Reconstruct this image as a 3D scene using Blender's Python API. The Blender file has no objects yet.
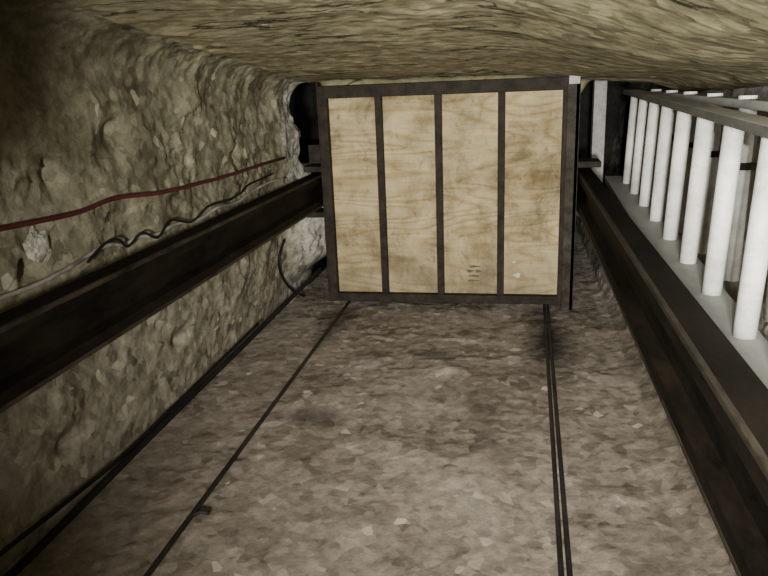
import bpy, bmesh, math, random
from mathutils import Vector, Matrix, noise
from mathutils.bvhtree import BVHTree
random.seed(4)
S = bpy.context.scene
C = S.collection
CZ = 1.18                       # eye height above the shaft's rock floor
D = 3.6                         # distance of the cage front

# ------------------------------------------------------------------ camera
AX = Vector((.1831, .2800, -.9424)).normalized()
UP = Vector((-.0387, .9597, .2777)); UP = (UP - AX * UP.dot(AX)).normalized()
RX = AX.cross(UP)
cam = bpy.data.cameras.new('camera'); cam.lens = 700 * 36 / 768; cam.sensor_width = 36
cam.clip_start = .02
co = bpy.data.objects.new('camera', cam); C.objects.link(co)
co.matrix_world = Matrix.Translation((0, 0, CZ)) @ Matrix((RX, AX, UP)).to_4x4()
S.camera = co
EYE = Vector((0, 0, CZ))
def ray(u, v):
    c = Vector(((u - 384) / 700, (288 - v) / 700, -1))
    return Vector((c.dot(RX), c.dot(AX), c.dot(UP))).normalized()

# ------------------------------------------------------------------ materials
def mat(name, rough=.8, metal=0., spec=.3):
    m = bpy.data.materials.new(name); m.use_nodes = True
    n = m.node_tree.nodes; l = m.node_tree.links
    b = n['Principled BSDF']; b.inputs['Roughness'].default_value = rough
    b.inputs['Metallic'].default_value = metal
    b.inputs['Specular IOR Level'].default_value = spec
    return m, n, l, b
def coord(n, l, scale=(1, 1, 1), rot=(0, 0, 0)):
    t = n.new('ShaderNodeTexCoord'); mp = n.new('ShaderNodeMapping')
    mp.inputs['Scale'].default_value = scale; mp.inputs['Rotation'].default_value = rot
    l.new(t.outputs['Object'], mp.inputs['Vector']); return mp.outputs['Vector']
def noi(n, l, v, scale, detail=6, rough=.6, dist=0.):
    t = n.new('ShaderNodeTexNoise'); t.inputs['Scale'].default_value = scale
    t.inputs['Detail'].default_value = detail; t.inputs['Roughness'].default_value = rough
    t.inputs['Distortion'].default_value = dist
    l.new(v, t.inputs['Vector']); return t.outputs['Fac']
def ramp(n, l, f, stops):
    r = n.new('ShaderNodeValToRGB'); e = r.color_ramp.elements
    while len(e) < len(stops): e.new(.5)
    for el, (p, c) in zip(e, stops):
        el.position = p; el.color = (*c, 1) if len(c) == 3 else c
    l.new(f, r.inputs['Fac']); return r.outputs['Color']
def mix(n, l, f, a, b, typ='MIX'):
    m = n.new('ShaderNodeMix'); m.data_type = 'RGBA'; m.blend_type = typ
    if isinstance(f, (int, float)): m.inputs['Factor'].default_value = f
    else: l.new(f, m.inputs['Factor'])
    for s, x in ((m.inputs[6], a), (m.inputs[7], b)):
        if isinstance(x, tuple): s.default_value = (*x, 1)
        else: l.new(x, s)
    return m.outputs[2]
def math_(n, l, op, a, b):
    m = n.new('ShaderNodeMath'); m.operation = op
    for s, x in zip(m.inputs, (a, b)):
        if isinstance(x, (int, float)): s.default_value = x
        else: l.new(x, s)
    return m.outputs[0]
def vmath(n, l, op, a, b):
    m = n.new('ShaderNodeVectorMath'); m.operation = op
    for s, x in zip(m.inputs, (a, b)):
        if isinstance(x, tuple): s.default_value = x
        else: l.new(x, s)
    return m.outputs['Value' if op in ('DOT_PRODUCT', 'LENGTH') else 'Vector']
def bump(n, l, b, h, strength, dist, prev=None):
    k = n.new('ShaderNodeBump'); k.inputs['Strength'].default_value = strength
    k.inputs['Distance'].default_value = dist; l.new(h, k.inputs['Height'])
    if prev: l.new(prev, k.inputs['Normal'])
    l.new(k.outputs['Normal'], b.inputs['Normal']); return k.outputs['Normal']
def chips(n, l, v, scale):       # height of flat, randomly tilted chips: one tilted plane per cell
    vo = n.new('ShaderNodeTexVoronoi'); vo.inputs['Scale'].default_value = scale
    l.new(v, vo.inputs['Vector'])
    d = vmath(n, l, 'SUBTRACT', v, vo.outputs['Position'])
    c = vmath(n, l, 'SUBTRACT', vo.outputs['Color'], (.5, .5, .5))
    h = vmath(n, l, 'DOT_PRODUCT', d, c)
    return math_(n, l, 'MULTIPLY', h, scale), vo.outputs['Color']

def rock_mat(name, lo, mid, hi, stretch=(1, 1, 1), speck=.5, bs=.8, rim=None, void_shade=False, cracks=0., up=None, low=None, stain=.8, tonek=.75, oil=(), cgate=.48, big=0.):
    m, n, l, b = mat(name, .92, 0, .1)
    v0 = coord(n, l, stretch)
    wn = n.new('ShaderNodeTexNoise'); wn.inputs['Scale'].default_value = 12; wn.inputs['Detail'].default_value = 2
    l.new(v0, wn.inputs['Vector'])
    wv = vmath(n, l, 'MULTIPLY', vmath(n, l, 'SUBTRACT', wn.outputs['Color'], (.5, .5, .5)), (.03, .03, .03))
    v = vmath(n, l, 'ADD', v0, wv)
    f1 = noi(n, l, v0, 2.1, 8, .68, .2)
    base = ramp(n, l, f1, [(.33, lo), (.5, mid), (.7, hi)])
    f2 = noi(n, l, v0, 26, 6, .8)
    c2 = ramp(n, l, f2, [(.3, (.55, .55, .55)), (.55, (1, 1, 1)), (.75, (1.32, 1.31, 1.28))])
    t = n.new('ShaderNodeTexCoord'); pos = n.new('ShaderNodeSeparateXYZ'); l.new(t.outputs['Object'], pos.inputs[0])
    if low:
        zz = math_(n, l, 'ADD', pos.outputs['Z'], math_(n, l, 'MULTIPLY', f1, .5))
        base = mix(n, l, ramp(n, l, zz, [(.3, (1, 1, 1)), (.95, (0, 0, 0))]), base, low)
    col = mix(n, l, .9, base, c2, 'MULTIPLY')
    h2, k2 = chips(n, l, v, 30)
    s1 = n.new('ShaderNodeSeparateXYZ'); l.new(k2, s1.inputs[0])
    f4 = noi(n, l, v0, 2.4, 7, .74, .4)
    spg = ramp(n, l, f4, [(.46, (0, 0, 0)), (.60, (1, 1, 1))])
    tone = ramp(n, l, s1.outputs[0], [(0, (.78,) * 3), (.75, (1.04,) * 3), (1, (1.27,) * 3)])
    col = mix(n, l, math_(n, l, 'MULTIPLY', math_(n, l, 'ADD', math_(n, l, 'MULTIPLY', spg, .7), .3), tonek), col, tone, 'MULTIPLY')
    sp = ramp(n, l, s1.outputs[1], [(.95, (0, 0, 0)), (.975, (speck,) * 3)])     # a few pale chips
    col = mix(n, l, math_(n, l, 'MULTIPLY', sp, spg), col, tuple(min(.8, x * 1.6) for x in hi))
    dk = ramp(n, l, f4, [(.30, (stain,) * 3), (.46, (0, 0, 0))])
    col = mix(n, l, dk, col, tuple(x * .48 for x in lo))
    if cracks:
        vc = coord(n, l, (.55, 3.0, 3.0), (0, 0, .10))
        fc = noi(n, l, vc, 1.2, 3, .55, .0)
        jit = math_(n, l, 'MULTIPLY', math_(n, l, 'SUBTRACT', f2, .5), .06)
        d = math_(n, l, 'ABSOLUTE', math_(n, l, 'ADD', math_(n, l, 'SUBTRACT', fc, .5), jit), 0)
        gate = ramp(n, l, noi(n, l, v0, 3.1, 4, .6), [(cgate, (0, 0, 0)), (cgate + .08, (1, 1, 1))])
        line = ramp(n, l, d, [(.002, (cracks,) * 3), (.010, (0, 0, 0))])
        col = mix(n, l, math_(n, l, 'MULTIPLY', line, gate), col, tuple(x * .10 for x in lo))
    for ox, oy, sx, sy, k in oil:    # oil dripped from the ropes
        q = vmath(n, l, 'MULTIPLY', vmath(n, l, 'SUBTRACT', t.outputs['Object'], (ox, oy, 0)), (1 / sx, 1 / sy, 0))
        dd = math_(n, l, 'ADD', vmath(n, l, 'LENGTH', q, (0, 0, 0)), math_(n, l, 'MULTIPLY', math_(n, l, 'SUBTRACT', f4, .5), 1.6))
        col = mix(n, l, ramp(n, l, dd, [(.30, (k,) * 3), (1., (0, 0, 0))]), col, (.022, .019, .016))
    if up:                       # paler rock higher up the side
        zz = math_(n, l, 'ADD', pos.outputs['Z'], math_(n, l, 'MULTIPLY', f2, .3))
        col = mix(n, l, ramp(n, l, zz, [(.30, (0, 0, 0)), (.45, (.30,) * 3), (.60, (.5,) * 3), (.8, (.95,) * 3)]), col, mix(n, l, 1., up, c2, 'MULTIPLY'))
    if rim:                      # paler, freshly broken rock at the edge of the opening, near-black painted in for shade beyond it
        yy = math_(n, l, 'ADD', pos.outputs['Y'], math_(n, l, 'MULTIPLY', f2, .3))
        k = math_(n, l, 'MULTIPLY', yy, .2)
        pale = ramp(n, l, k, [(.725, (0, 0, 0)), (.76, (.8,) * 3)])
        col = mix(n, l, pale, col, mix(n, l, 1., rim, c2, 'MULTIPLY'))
        if void_shade: col = mix(n, l, ramp(n, l, k, [(.82, (0, 0, 0)), (.85, (1, 1, 1))]), col, (.012, .012, .011))
    l.new(col, b.inputs['Base Color'])
    p = None
    if big:                      # larger hewn facets
        h1, _ = chips(n, l, v, 12)
        p = bump(n, l, b, h1, big, .026)
    p = bump(n, l, b, h2, 1. * bs, .013, p)
    bump(n, l, b, f2, .8 * bs, .007, p)
    return m
M = {}
FL = ((.17, .142, .112), (.242, .207, .169), (.30, .263, .219))
M['floor'] = rock_mat('floor_rock', *FL, (1, 1, 1), .6, .6, tonek=.75, stain=.7, big=.35, oil=((.15, 3.2, .16, .70, .92), (-.93, 3.4, .12, .45, .7), (-.35, 2.95, .18, .09, .6), (-.75, 2.3, .16, .08, .5)))
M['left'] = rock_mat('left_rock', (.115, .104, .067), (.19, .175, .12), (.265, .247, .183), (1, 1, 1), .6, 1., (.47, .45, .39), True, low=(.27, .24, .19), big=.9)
M['ceil'] = rock_mat('ceiling_rock', (.215, .194, .117), (.268, .241, .150), (.315, .285, .182), (.8, 1.1, 1.1), .2, .4, cracks=1., stain=.55, cgate=.42, big=.25)
M['right'] = rock_mat('right_rock', *FL, (1, 1, 1), .4, .6, (.30, .275, .235), False, up=(.44, .43, .41), tonek=.7)
M['dark'] = rock_mat('unlit_end_rock', (.01, .01, .01), (.02, .02, .018), (.03, .03, .028), (1, 1, 1), .1, .6)  # shade put into the colour: near-black for the unlit ends of the shaft
M['lump'] = rock_mat('pale_broken_rock', (.22, .21, .175), (.32, .305, .26), (.40, .385, .34), (1, 1, 1), .3, 1.)

def steel(name, lo, hi, rough=.6, spec=.35, dust=None, metal=0., fs=14):
    m, n, l, b = mat(name, rough, metal, spec)
    v = coord(n, l, (1, .35, 1))
    f = noi(n, l, v, fs, 7, .72)
    col = ramp(n, l, f, [(.35, lo), (.7, hi)])
    if dust:
        g = n.new('ShaderNodeNewGeometry'); s = n.new('ShaderNodeSeparateXYZ')
        l.new(g.outputs['Normal'], s.inputs[0])
        mm = math_(n, l, 'MULTIPLY', ramp(n, l, s.outputs['Z'], [(.55, (0, 0, 0)), (.9, (1, 1, 1))]),
                   ramp(n, l, noi(n, l, v, 9, 6, .7), [(.3, (.3,) * 3), (.6, (1,) * 3)]))
        col = mix(n, l, mm, col, dust)
    l.new(col, b.inputs['Base Color'])
    bump(n, l, b, f, .3, .006)
    return m
M['steel'] = steel('dark_steel', (.008, .0065, .005), (.034, .026, .019), .7, .15)
M['guide'] = steel('guide_steel', (.0025, .002, .0016), (.016, .0118, .008), .7, .07, fs=10)
M['guide_edge'] = steel('guide_worn_edge', (.005, .004, .003), (.055, .043, .031), .6, .15, fs=16)
M['rail_top'] = steel('ladder_dark_rail', (.06, .06, .058), (.15, .147, .14), .6, .3, (.50, .50, .475))
M['rail_low'] = steel('ladder_pale_rail', (.11, .11, .105), (.25, .25, .235), .6, .3, (.28, .28, .265))
M['white'] = steel('white_paint', (.36, .355, .33), (.74, .735, .71), .55, .25, None, 0., 7)
M['pale'] = steel('pale_grey_paint', (.22, .22, .208), (.40, .40, .38), .7, .2)
M['plate'] = steel('bare_plate', (.20, .19, .17), (.42, .40, .37), .5, .4)
M['rope'] = steel('wire_rope', (.010, .008, .007), (.036, .029, .023), .65, .3)
M['red'] = steel('red_rubber', (.032, .008, .009), (.10, .019, .021), .65, .2)
M['greycable'] = steel('grey_sheath', (.08, .076, .064), (.38, .365, .325), .6, .3)
M['black'] = steel('black_rubber', (.005, .005, .005), (.016, .015, .014), .65, .15)

def ply():
    m, n, l, b = mat('plywood', .8, 0, .2)
    v = coord(n, l, (.30, 1, 1.8), (0, .12, 0))
    warp = noi(n, l, v, 1.7, 3, .45, .35)
    fr = math_(n, l, 'FRACT', math_(n, l, 'MULTIPLY', warp, 21), 0)
    rings = ramp(n, l, fr, [(0, (.285, .21, .107)), (.3, (.39, .318, .186)), (.7, (.402, .33, .198)), (1, (.315, .236, .125))])
    vf = coord(n, l, (1.6, 1, 55))
    fine = ramp(n, l, noi(n, l, vf, 2, 5, .65), [(.3, (.80, .79, .77)), (.65, (1.06, 1.06, 1.06))])
    col = mix(n, l, .8, rings, fine, 'MULTIPLY')
    vd = coord(n, l, (1.2, 1, 1.0))
    dn = noi(n, l, vd, 2.4, 9, .76, .3)
    dirt = ramp(n, l, dn, [(.37, (.42, .40, .36)), (.50, (.92, .915, .90)), (.62, (1.2, 1.2, 1.2))])
    col = mix(n, l, .95, col, dirt, 'MULTIPLY')
    scuff = ramp(n, l, noi(n, l, vd, 17, 6, .7, .8), [(.32, (.42, .40, .36)), (.42, (1, 1, 1)), (.65, (1, 1, 1)), (.73, (1.28, 1.28, 1.26))])
    col = mix(n, l, .75, col, scuff, 'MULTIPLY')
    t = n.new('ShaderNodeTexCoord'); s = n.new('ShaderNodeSeparateXYZ'); l.new(t.outputs['Object'], s.inputs[0])
    zz = math_(n, l, 'ADD', s.outputs['Z'], math_(n, l, 'MULTIPLY', dn, .6))      # grime gathers towards the bottom edge
    col = mix(n, l, ramp(n, l, zz, [(.25, (.6,) * 3), (.68, (0, 0, 0))]), col, (.14, .115, .078))
    l.new(col, b.inputs['Base Color'])
    bump(n, l, b, noi(n, l, vf, 3, 4, .6), .12, .004)
    return m
M['ply'] = ply()
def flat(name, c, rough=.9):
    m, n, l, b = mat(name, rough, 0, .1)
    v = coord(n, l)
    l.new(ramp(n, l, noi(n, l, v, 60, 4), [(.35, tuple(x * .6 for x in c)), (.65, c)]), b.inputs['Base Color'])
    return m
M['ink'] = flat('faded_ink', (.12, .10, .075))
M['chalk'] = flat('pale_smudge', (.50, .49, .45))

# ------------------------------------------------------------------ mesh helpers
def obj(name, bm, m, parent=None, smooth=False):
    me = bpy.data.meshes.new(name)
    if parent is not None:
        loc = parent.location.copy()
        if parent.parent: loc = loc + parent.parent.location
        bmesh.ops.translate(bm, verts=bm.verts, vec=-loc)
    bmesh.ops.recalc_face_normals(bm, faces=bm.faces)
    bm.to_mesh(me); bm.free()
    me.materials.append(m)
    if smooth: me.polygons.foreach_set('use_smooth', [True] * len(me.polygons))
    o = bpy.data.objects.new(name, me); C.objects.link(o)
    if parent is not None: o.parent = parent
    return o
def tag(o, label, cat, group=None):
    o['label'] = label; o['category'] = cat
    if group: o['group'] = group
    return o
def thing(name, loc, label, cat, group=None):
    o = bpy.data.objects.new(name, None); o.empty_display_size = .1
    C.objects.link(o); o.location = loc
    return tag(o, label, cat, group)
def box(bm, x0, x1, y0, y1, z0, z1, bev=.004):
    r = bmesh.ops.create_cube(bm, size=1)
    vs = r['verts']
    for v in vs:
        v.co = Vector(((x0 + x1) / 2 + v.co.x * (x1 - x0), (y0 + y1) / 2 + v.co.y * (y1 - y0), (z0 + z1) / 2 + v.co.z * (z1 - z0)))
    if bev:
        es = list({e for v in vs for e in v.link_edges})
        bmesh.ops.bevel(bm, geom=es, offset=bev, segments=2, affect='EDGES', profile=.6)
    return bm
def bx(*a, **k): return box(bmesh.new(), *a, **k)
def tube(pts, r, seg=10, bm=None, cap=True):
    bm = bm or bmesh.new()
    pts = [Vector(p) for p in pts]
    n = None; rings = []
    for i, p in enumerate(pts):
        t = (pts[min(i + 1, len(pts) - 1)] - pts[max(i - 1, 0)]).normalized()
        if n is None:
            n = t.cross(Vector((0, 0, 1)) if abs(t.z) < .9 else Vector((1, 0, 0))).normalized()
        else: n = (n - t * n.dot(t)).normalized()
        b = t.cross(n)
        rings.append([bm.verts.new(p + (n * math.cos(2 * math.pi * k / seg) + b * math.sin(2 * math.pi * k / seg)) * r) for k in range(seg)])
    for a, b in zip(rings, rings[1:]):
        for k in range(seg):
            bm.faces.new((a[k], a[(k + 1) % seg], b[(k + 1) % seg], b[k]))
    if cap: bm.faces.new(rings[0][::-1]); bm.faces.new(rings[-1])
    return bm
def spline(pts, n=8):
    P = [Vector(p) for p in pts]; out = []
    for i in range(len(P) - 1):
        p0, p1, p2, p3 = P[max(i - 1, 0)], P[i], P[i + 1], P[min(i + 2, len(P) - 1)]
        for k in range(n):
            t = k / n
            out.append(.5 * ((2 * p1) + (p2 - p0) * t + (2 * p0 - 5 * p1 + 4 * p2 - p3) * t * t + (3 * p1 - p0 - 3 * p2 + p3) * t ** 3))
    out.append(P[-1]); return out
def extrude_y(poly, y0, y1):
    bm = bmesh.new()
    a = [bm.verts.new((x, y0, z)) for x, z in poly]; b = [bm.verts.new((x, y1, z)) for x, z in poly]
    k = len(poly)
    for i in range(k): bm.faces.new((a[i], a[(i + 1) % k], b[(i + 1) % k], b[i]))
    bm.faces.new(a[::-1]); bm.faces.new(b)
    return bm

# ------------------------------------------------------------------ the rock shaft
def ss(a, b, x):
    t = max(0., min(1., (x - a) / (b - a))); return t * t * (3 - 2 * t)
def shade_lip(y): return ss(-.15, .12, y) * (1 - ss(.32, .52, y))     # unseen rock lip on the near left, added to shade the upper left corner
def ceil_z(x, y):
    yy = max(min(y, 3.7), -1.2)
    z = CZ + .045 + .10 * (3.6 - yy)
    z -= ss(-.15, .6, x) * (.06 + .075 * max(0, 3.6 - yy))
    z -= ss(.56, .86, x) * .06
    side = max(ss(-.99, -1.07, x), ss(.28, .36, x))
    z -= .11 * ss(3.69, 3.80, y) * (1 - side)
    z += .35 * ss(3.75, 4.1, y) * side
    z -= .50 * ss(-.42, -.62, x) * shade_lip(y)
    return z
def left_x(y, z):
    up = ss(.64, .84, z)
    e = .12 * noise.noise(Vector((0, 3.1, z * 5))) + .06 * noise.noise(Vector((5, 1, z * 13)))
    x = -1.28 - .06 * math.sin(y * 1.3 + 1) * ss(0, .4, z)
    x += up * ((.05 + .07 * noise.noise(Vector((2, 7, z * 6)))) * ss(3.3, 3.72, y) - .8 * ss(3.76 + e, 3.92 + e, y))
    x += (1 - up) * ss(.08, .3, z) * (.22 * ss(3.4, 3.95, y))
    x += .30 * ss(.92, 1.06, z) * shade_lip(y)
    return x
NF, NR, NC, NL = 195, 125, 155, 175
def prof(y):
    zr, zl = ceil_z(.86, y), ceil_z(-1.12, y)
    lz1 = zl - .14
    fl = [(-1.28 + i * (1.70 / NF), 0.) for i in range(NF + 1)]
    ri = []
    cur = ss(3.2, 4.1, y)
    for i in range(NR + 1):
        t = i / NR
        if t < .45:
            a = t / .45 * math.pi / 2; ri.append((.42 + .32 * math.sin(a) - .14 * cur * math.sin(min(1, t / .45) * math.pi) ** 2, .55 * (1 - math.cos(a))))
        else:
            k = (t - .45) / .55; ri.append((.74 + .12 * k, .55 + (zr - .55) * k))
    ce = [.86 - i * (1.98 / NC) for i in range(NC + 1)]
    ce = [(x, ceil_z(x, y)) for x in ce]
    le = []
    x1 = left_x(y, lz1)
    for i in range(NL + 1):
        t = i / NL
        if t < .15:
            k = t / .15; a = k * math.pi / 2
            le.append((-1.12 + (x1 + 1.12) * math.sin(a), zl - .14 * (1 - math.cos(a))))
        else:
            z = lz1 * (1 - (t - .15) / .85); le.append((left_x(y, z), z))
    le[-1] = (-1.28, 0.)
    return fl, ri, ce, le
HALF = Vector((.5, .5, .5)); O2 = Vector((9, 4, 2))
def scoop(p, cell, a, g, k):     # flakes struck out of the rock, meeting in crisp ridges
    q = p / cell
    ds, cs = noise.voronoi(q)
    best = -9.
    for d, c in zip(ds, cs):
        r = noise.cell_vector(c * 37.7); r2 = noise.cell_vector(c * 53.1 + O2)
        dq = q - c
        h = a * (r.x - .5) + g * (r2 - HALF).dot(dq) - k * dq.length_squared
        if h > best: best = h
    return cell * best
def displace(x, y, z):
    p = Vector((x, y, z))
    wall = ss(.03, .35, z); top = ss(CZ - .22, CZ + .02, z) * ss(-1.22, -.95, x)
    amp = (.11 + .11 * wall) * (1 - .70 * top)
    patch = .08 + 1.3 * ss(-.05, .42, noise.noise(p * 2.6 + Vector((8, 3, 1))))     # rough patches and worn ones
    pat2 = ss(-.2, .3, noise.noise(p * 4.1 + Vector((1, 9, 4))))
    h = scoop(p, .26, .12, 1., 1.0) * .6 + scoop(p, .10, .2, 1.4, .9) * (.25 + .5 * patch + .2 * wall)
    if .4 < y < 4.2: h += scoop(p, .045, .3, 1.6, 1.) * (.8 * patch + .6 * wall) + scoop(p, .022, .4, 1.5, 1.) * (.1 + wall) * (.2 + 1.1 * pat2)
    h = h * amp
    h += noise.fractal(p * 1.6, 1., 2., 2) * (.008 + .005 * wall * (1 - .4 * top))
    if x < -1.0:                 # dark pits broken out of the left wall
        for py, pz, sy, sz, dp in ((1.60, .742, .04, .03, .07), (2.05, 1.06, .05, .05, .06), (2.9, .93, .05, .04, .06), (1.75, .98, .03, .05, .05), (2.3, .30, .05, .03, .05), (1.62, .22, .04, .03, .05)):
            if abs(y - py) < .2: h += dp * math.exp(-((y - py) / sy) ** 2 - ((z - pz) / sz) ** 2)
    d = Vector((x + .3, 0, (z - .6) * 1.25)); d.normalize()
    return p + d * (h + (.010 if z < .03 else 0))
ys = []
y = -2.6
while y < 6.0:
    ys.append(y); y += .07 if y < .35 else (.010 if y < 4.25 else .07)
secs = [[], [], [], []]
for y in ys:
    for s, pr in zip(secs, prof(y)): s.append([displace(x, y, z) for x, z in pr])
allv, allf = [], []
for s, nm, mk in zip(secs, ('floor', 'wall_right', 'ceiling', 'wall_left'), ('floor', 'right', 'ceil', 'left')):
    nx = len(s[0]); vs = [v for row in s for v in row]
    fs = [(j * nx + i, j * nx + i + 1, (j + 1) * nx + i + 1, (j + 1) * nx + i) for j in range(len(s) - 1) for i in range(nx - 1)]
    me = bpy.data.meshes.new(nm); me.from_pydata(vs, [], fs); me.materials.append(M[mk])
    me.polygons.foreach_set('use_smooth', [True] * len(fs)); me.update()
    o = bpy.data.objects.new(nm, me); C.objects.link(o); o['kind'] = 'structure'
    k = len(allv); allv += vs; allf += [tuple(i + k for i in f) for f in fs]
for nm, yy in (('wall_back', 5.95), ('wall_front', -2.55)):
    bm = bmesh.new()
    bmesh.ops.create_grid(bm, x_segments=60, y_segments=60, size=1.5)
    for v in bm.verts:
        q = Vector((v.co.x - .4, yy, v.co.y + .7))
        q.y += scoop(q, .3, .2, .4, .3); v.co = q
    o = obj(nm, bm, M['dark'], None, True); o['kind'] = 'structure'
bvh = BVHTree.FromPolygons(allv, allf)
def on_rock(u, v, off=.02):
    d = ray(u, v); hit = bvh.ray_cast(EYE, d)
    return hit[0] - d * off
def floor_z(x, y):
    h = bvh.ray_cast(Vector((x, y, .5)), Vector((0, 0, -1))); return h[0].z if h[0] else 0
def wall_x(y, z):
    h = bvh.ray_cast(Vector((-.6, y, z)), Vector((-1, 0, 0)))
    return h[0].x if h[0] and abs(h[1].x) > .3 else -9

# ------------------------------------------------------------------ the cage
Z = lambda r: CZ + r
cg = thing('hoist_cage', (-.37, D, .04), 'plywood cage end in a dark steel frame closing the far end of the shaft', 'hoist cage')
XL, XR, ZB, ZT = -1.02, .275, .04, 1.188
obj('plywood_panel', bx(XL + .02, XR - .03, D + .045, D + .063, ZB + .02, ZT - .02, bev=.002), M['ply'], cg)
obj('frame', box(box(box(bx(XL, XR, D, D + .06, ZT - .062, ZT), XL, XR, D + .002, D + .06, ZB, ZB + .044), XL, XL + .045, D - .001, D + .06, ZB, ZT), XR - .068, XR, D - .001, D + .06, ZB, ZT), M['steel'], cg)
for x in (-.708, -.403, -.087):
    obj('stiffener_bar', bx(x - .018, x + .018, D + .008, D + .046, ZB + .04, ZT - .058), M['steel'], cg)
obj('edge_angle', box(bx(XR - .012, XR + .010, D - .03, D + .05, ZB - .02, ZT + .01), XR - .05, XR + .010, D - .03, D - .018, ZB - .02, ZT + .01, bev=.002), M['guide_edge'], cg)
obj('edge_angle', bx(XL - .010, XL, D + .01, D + .07, ZB + .02, ZT + .02), M['steel'], cg)
cp = obj('corner_plate', bx(XR - .045, XR + .005, D - .036, D - .031, ZT - .035, ZT + .004, bev=.001), M['plate'], cg)
cp['label'] = 'small bare metal corner plate'
ZS = ZT - .20
for x in (XL + .02, XR - .02):
    for z in (ZB + .02, ZS - .02): obj('side_rail', bx(x - .018, x + .018, D + .06, D + 1.5, z - .018, z + .018), M['steel'], cg)
obj('side_sheet', bx(XL, XL + .01, D + .06, D + 1.5, ZB, ZS, bev=0), M['steel'], cg)
obj('side_sheet', bx(XR - .01, XR, D + .06, D + 1.5, ZB, ZS, bev=0), M['steel'], cg)
for x0, x1 in ((-1.13, XL), (XR, .40)):          # shoes that grip the two guides
    for za, zb in ((-.43, -.40), (-.675, -.645)):
        obj('guide_shoe', bx(x0, x1, D + .02, D + .18, Z(za), Z(zb)), M['steel'], cg)
def on_panel(u, v):
    d = ray(u, v); t = (D + .0445 - EYE.y) / d.y; p = EYE + d * t; return p.x, p.z
def blob(u, v, rx, rz, m, nm, jit=.35, label=None):
    x, z = on_panel(u, v); b = bmesh.new(); ph = random.random() * 6
    N = 24
    pts = []
    for i in range(N):
        a = i * 2 * math.pi / N; k = 1 + jit * math.sin(3 * a + ph) * .5 + jit * random.uniform(-.3, .3)
        pts.append((x + rx * k * math.cos(a), z + rz * k * math.sin(a)))
    va = [b.verts.new((p, D + .0437, q)) for p, q in pts]; vb = [b.verts.new((p, D + .0455, q)) for p, q in pts]
    b.faces.new(va); b.faces.new(vb[::-1])
    for i in range(N): b.faces.new((va[i], va[(i + 1) % N], vb[(i + 1) % N], vb[i]))
    o = obj(nm, b, m, cg)
    if label: o['label'] = label
for u, v, rx, rz in ((474, 266.5, .030, .006), (470, 271, .018, .007), (478, 271, .016, .008), (474, 276, .028, .006), (473, 280.5, .030, .005)):
    blob(u, v, rx, rz, M['ink'], 'stamp_mark', .5, 'faded dark ink stamp, unreadable')
blob(517, 275, .018, .013, M['chalk'], 'smudge')
blob(514, 262, .008, .006, M['chalk'], 'smudge')

# ------------------------------------------------------------------ the two guides
def guide(x0, x1, z0, face, label):
    z1 = Z(-.445); z0 = Z(z0)
    t = thing('guide_rail', ((x0 + x1) / 2, 0, z0), label, 'guide rail', 'steel guides along the shaft')
    f = face; xi = x1 if f > 0 else x0; xo = x0 if f > 0 else x1   # xi: side that faces the shaft
    w = .032 * f
    poly = [(xo, z0 + .002), (xi, z0 + .002), (xi, z0 + .040), (xi - w, z0 + .048), (xi - w, z1 - .048), (xi, z1 - .040), (xi, z1 - .002), (xo, z1 - .002)]
    obj('beam', extrude_y(poly, -1.5, 5.6), M['guide'], t)
    a, c = sorted((xi, xi - .010 * f))
    for z in (z0, z1 - .012):
        obj('wear_strip', bx(a - (.001 if f < 0 else 0), c + (.001 if f > 0 else 0), -1.5, 5.6, z, z + .012, bev=.002), M['guide_edge'], t)
    return t
guide(-1.11, -1.036, -.615, 1, 'dark steel guide rail along the rough left wall, below the red cable')
guide(.289, .362, -.635, -1, 'dark steel guide rail on the right, beside the white ladder')
for y in (.4, 3.80):
    t = obj('wall_bracket', box(bx(-1.22, -1.07, y, y + .10, Z(-.44), Z(-.40)), -1.15, -1.07, y, y + .10, Z(-.44), Z(-.30)), M['steel'])
    tag(t, 'dark steel bracket holding the left guide rail to the rock' + (' beside the cage' if y > 3 else ' near the viewer'), 'bracket')

# ------------------------------------------------------------------ the ladder
ld = thing('ladder', (.5, 2.4, Z(-.54)), 'steel ladder with thick white rungs on the right wall', 'ladder')
lx = lambda y: .475 + .026 * (y - 1.5)
lz = lambda y: .014 * (y - 1.5)
def bar(y0, y1, xa, xb, za, zb):
    bm = bmesh.new(); box(bm, xa, xb, y0, y1, za, zb, bev=.003)
    for v in bm.verts: v.co.x += lx(v.co.y) - .5; v.co.z += lz(v.co.y)
    return bm
obj('side_rail', bar(.9, 3.85, .478, .545, Z(-.122), Z(-.099)), M['rail_top'], ld)['label'] = 'grey upper side rail dusted pale on top'
obj('side_rail', bar(.9, 3.85, .41, .535, Z(-.575), Z(-.535)), M['rail_low'], ld)['label'] = 'pale grey lower side rail'
y = 1.2
while y < 3.7:
    x = lx(y); dz = lz(y)
    obj('rung', tube([(x - .004, y, Z(-.54) + dz), (x + .012, y, Z(-.12) + dz)], .0235, 16), M['white'], ld, True)
    y += .3
# white pipe railing behind it
t = thing('guard_rail', (.63, 2.6, Z(-.6)), 'white pipe railing standing behind the ladder against the right wall', 'railing')
obj('top_rail', bx(.605, .655, 1.3, 3.9, Z(-.10), Z(-.075)), M['pale'], t)
for y in (1.80, 2.18, 2.53, 2.88, 3.22, 3.58):
    p = obj('post', tube([(.63, y, Z(-.60)), (.63, y, Z(-.10))], .024, 12), M['white'], t, True)
    obj('clamp', bx(.602, .658, y - .036, y + .036, Z(-.27), Z(-.25)), M['steel'], p)
    obj('cap', tube([(.627, y, Z(-.076)), (.627, y, Z(-.066))], .024, 12), M['white'], p)
t = obj('upright_post', bx(.42, .49, 4.32, 4.42, .50, 1.36), M['pale'])
tag(t, 'pale grey upright post behind the cage at the right guide rail', 'post')

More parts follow.
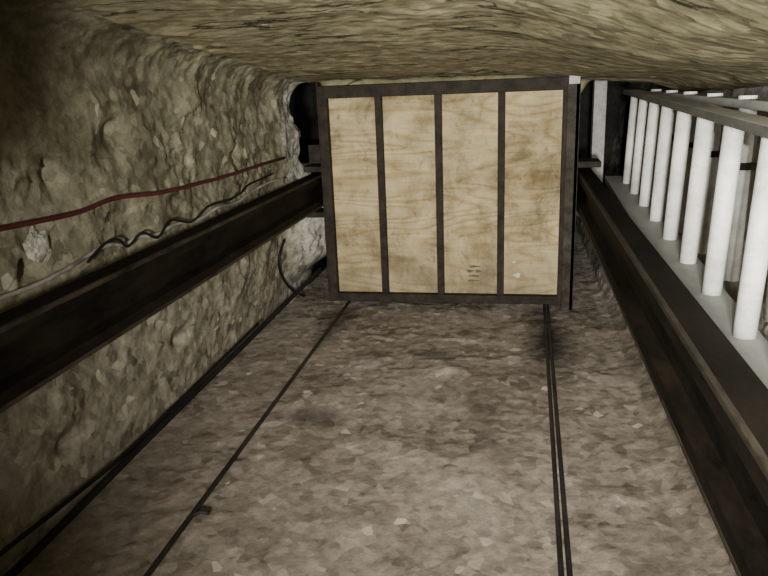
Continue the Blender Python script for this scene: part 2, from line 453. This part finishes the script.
# ------------------------------------------------------------------ cables on the left wall
def cable(name, pts, r, m, label, cat, n=8, its=3, passes=1, push=True):
    pts = spline(pts, n)
    def ease():
        q = [p.copy() for p in pts]
        for i in range(1, len(pts) - 1): pts[i] = (q[i - 1] + q[i] * 2 + q[i + 1]) / 4
    for it in range(its):        # ease the curve, then keep every point clear of the rock
        for k in range(passes): ease()
        if not push: continue
        for p in pts:
            if p.z > .10:
                wx = max(wall_x(p.y + a, p.z + b) for a, b in ((0, 0), (.02, 0), (-.02, 0), (0, .012), (0, -.012)))
                p.x += min(.04, max(0, wx + r + .012 - p.x))
    ease()
    return tag(obj(name, tube(pts, r, 10), m, None, True), label, cat)
def wall_pts(pix, gap): return [on_rock(u, v, gap) for u, v in pix]
def side_pts(pix, x0, x1):       # points on an upright plane just off the wall, easing from x0 to x1
    out = []
    for i, (u, v) in enumerate(pix):
        d = ray(u, v); x = x0 + (x1 - x0) * ss(.45, 1, i / (len(pix) - 1)); out.append(EYE + d * (x / d.x))
    return out
cable('red_cable', wall_pts([(-30, 236), (0, 229), (40, 221), (80, 212), (115, 198), (160, 193), (200, 183), (222, 177), (250, 168), (284, 158)], .046), .0066, M['red'], 'dull red cable sagging along the left rock wall, highest of the cables', 'cable')
cable('grey_cable', wall_pts([(-20, 306), (0, 298), (40, 283), (75, 264), (105, 245), (124, 245), (138, 237), (156, 235), (172, 225), (200, 219), (216, 207), (235, 203), (262, 185), (284, 178)], .038), .006, M['greycable'], 'worn pale grey cable on the left wall between the red cable and the guide rail', 'cable', 8, 2)
cable('black_cable', wall_pts([(88, 262), (104, 244), (118, 239), (128, 247), (142, 232), (158, 238), (170, 220), (192, 222), (208, 206), (232, 199), (246, 186), (272, 174)], .076), .0042, M['black'], 'thin black cable tangled around the pale grey cable', 'cable', 8, 2)
cable('black_hose', side_pts([(-20, 606), (10, 576), (60, 527), (110, 477), (160, 427), (210, 378), (260, 329), (285, 304), (322, 268)], -1.185, -1.052), .0112, M['black'], 'black hose running along the corner of the floor and left wall', 'hose', 10, 2, 2, False)
cable('thin_hose', side_pts([(-15, 568), (0, 554), (45, 519), (85, 487), (125, 454), (170, 410), (215, 366), (258, 324)], -1.205, -1.185), .0065, M['black'], 'thinner dark hose running beside the black hose, nearer the wall', 'hose', 10, 1, 2, False)
cable('looped_hose', wall_pts([(284, 240), (279, 258), (281, 274), (290, 288), (304, 296)], .075), .006, M['black'], 'short black hose looping down the pale rock beside the lower left cage corner', 'hose', 8, 1, 1, False)
# broken pale rock by the cables
def lump(u, v, s, label):
    c = on_rock(u, v, s * .02); bm = bmesh.new()
    bmesh.ops.create_icosphere(bm, subdivisions=4, radius=1)
    for w in bm.verts:
        q = w.co.copy()
        k = 1 - scoop(q + Vector((u, v, 0)), .7, .5, 1.1, .8) - scoop(q + Vector((u, v, 5)), .3, .5, 1.2, .8)
        w.co = c + Vector((q.x * .4, q.y * 1.1, q.z)) * s * k
    tag(obj('rock_lump', bm, M['lump'], None, False), label, 'rock')
lump(38, 245, .040, 'pale broken lump of rock on the left wall just under the red cable')

# ------------------------------------------------------------------ ropes stretched over the floor
def rope(xn, yn, xf, yf, r, label):
    P = [(xn + (xf - xn) * i / 60, yn + (yf - yn) * i / 60) for i in range(61)]
    zs = sorted(max(floor_z(x + a, y) for a in (-.01, 0, .01)) for x, y in P)
    z = zs[int(len(zs) * .93)] + r
    pts = [(x, y, z) for x, y in P]
    return tag(obj('wire_rope', tube(pts, r, 10), M['rope'], None, True), label, 'rope'), pts
r1, pts = rope(-.90, .2, -.935, 3.75, .0075, 'dark wire rope on the floor toward the left, with a kinked stub')
p = min(pts, key=lambda p: abs(p[1] - 1.62))
obj('stub', tube([(p[0], p[1], p[2]), (p[0] + .025, p[1] + .01, p[2] + .008), (p[0] + .05, p[1] + .012, p[2] + .004)], .006, 8), M['rope'], r1, True)
rope(.100, .2, .147, 3.75, .0072, 'dark wire rope on the right of the floor, left strand of the close pair')
rope(.122, .2, .165, 3.75, .0072, 'dark wire rope on the right of the floor, right strand of the close pair')

# ------------------------------------------------------------------ light
def spot(name, loc, tgt, watts, deg, blend, size, col):
    l = bpy.data.lights.new(name, 'SPOT'); l.energy = watts; l.spot_size = math.radians(deg)
    l.spot_blend = blend; l.shadow_soft_size = size; l.color = col
    o = bpy.data.objects.new(name, l); C.objects.link(o); o.location = loc
    o.rotation_euler = (Vector(tgt) - Vector(loc)).to_track_quat('-Z', 'Y').to_euler()
spot('head_lamp', (.0, -.9, 1.07), (-.03, 3.6, .68), 1000, 66, 1., .08, (1, .975, .875))
spot('phone_flash', (.06, -.03, 1.24), (-.01, 3.6, .66), 175, 74, 1., .01, (1, .985, .90))
w = bpy.data.worlds.new('world'); S.world = w; w.use_nodes = True
w.node_tree.nodes['Background'].inputs[0].default_value = (.005, .005, .005, 1)
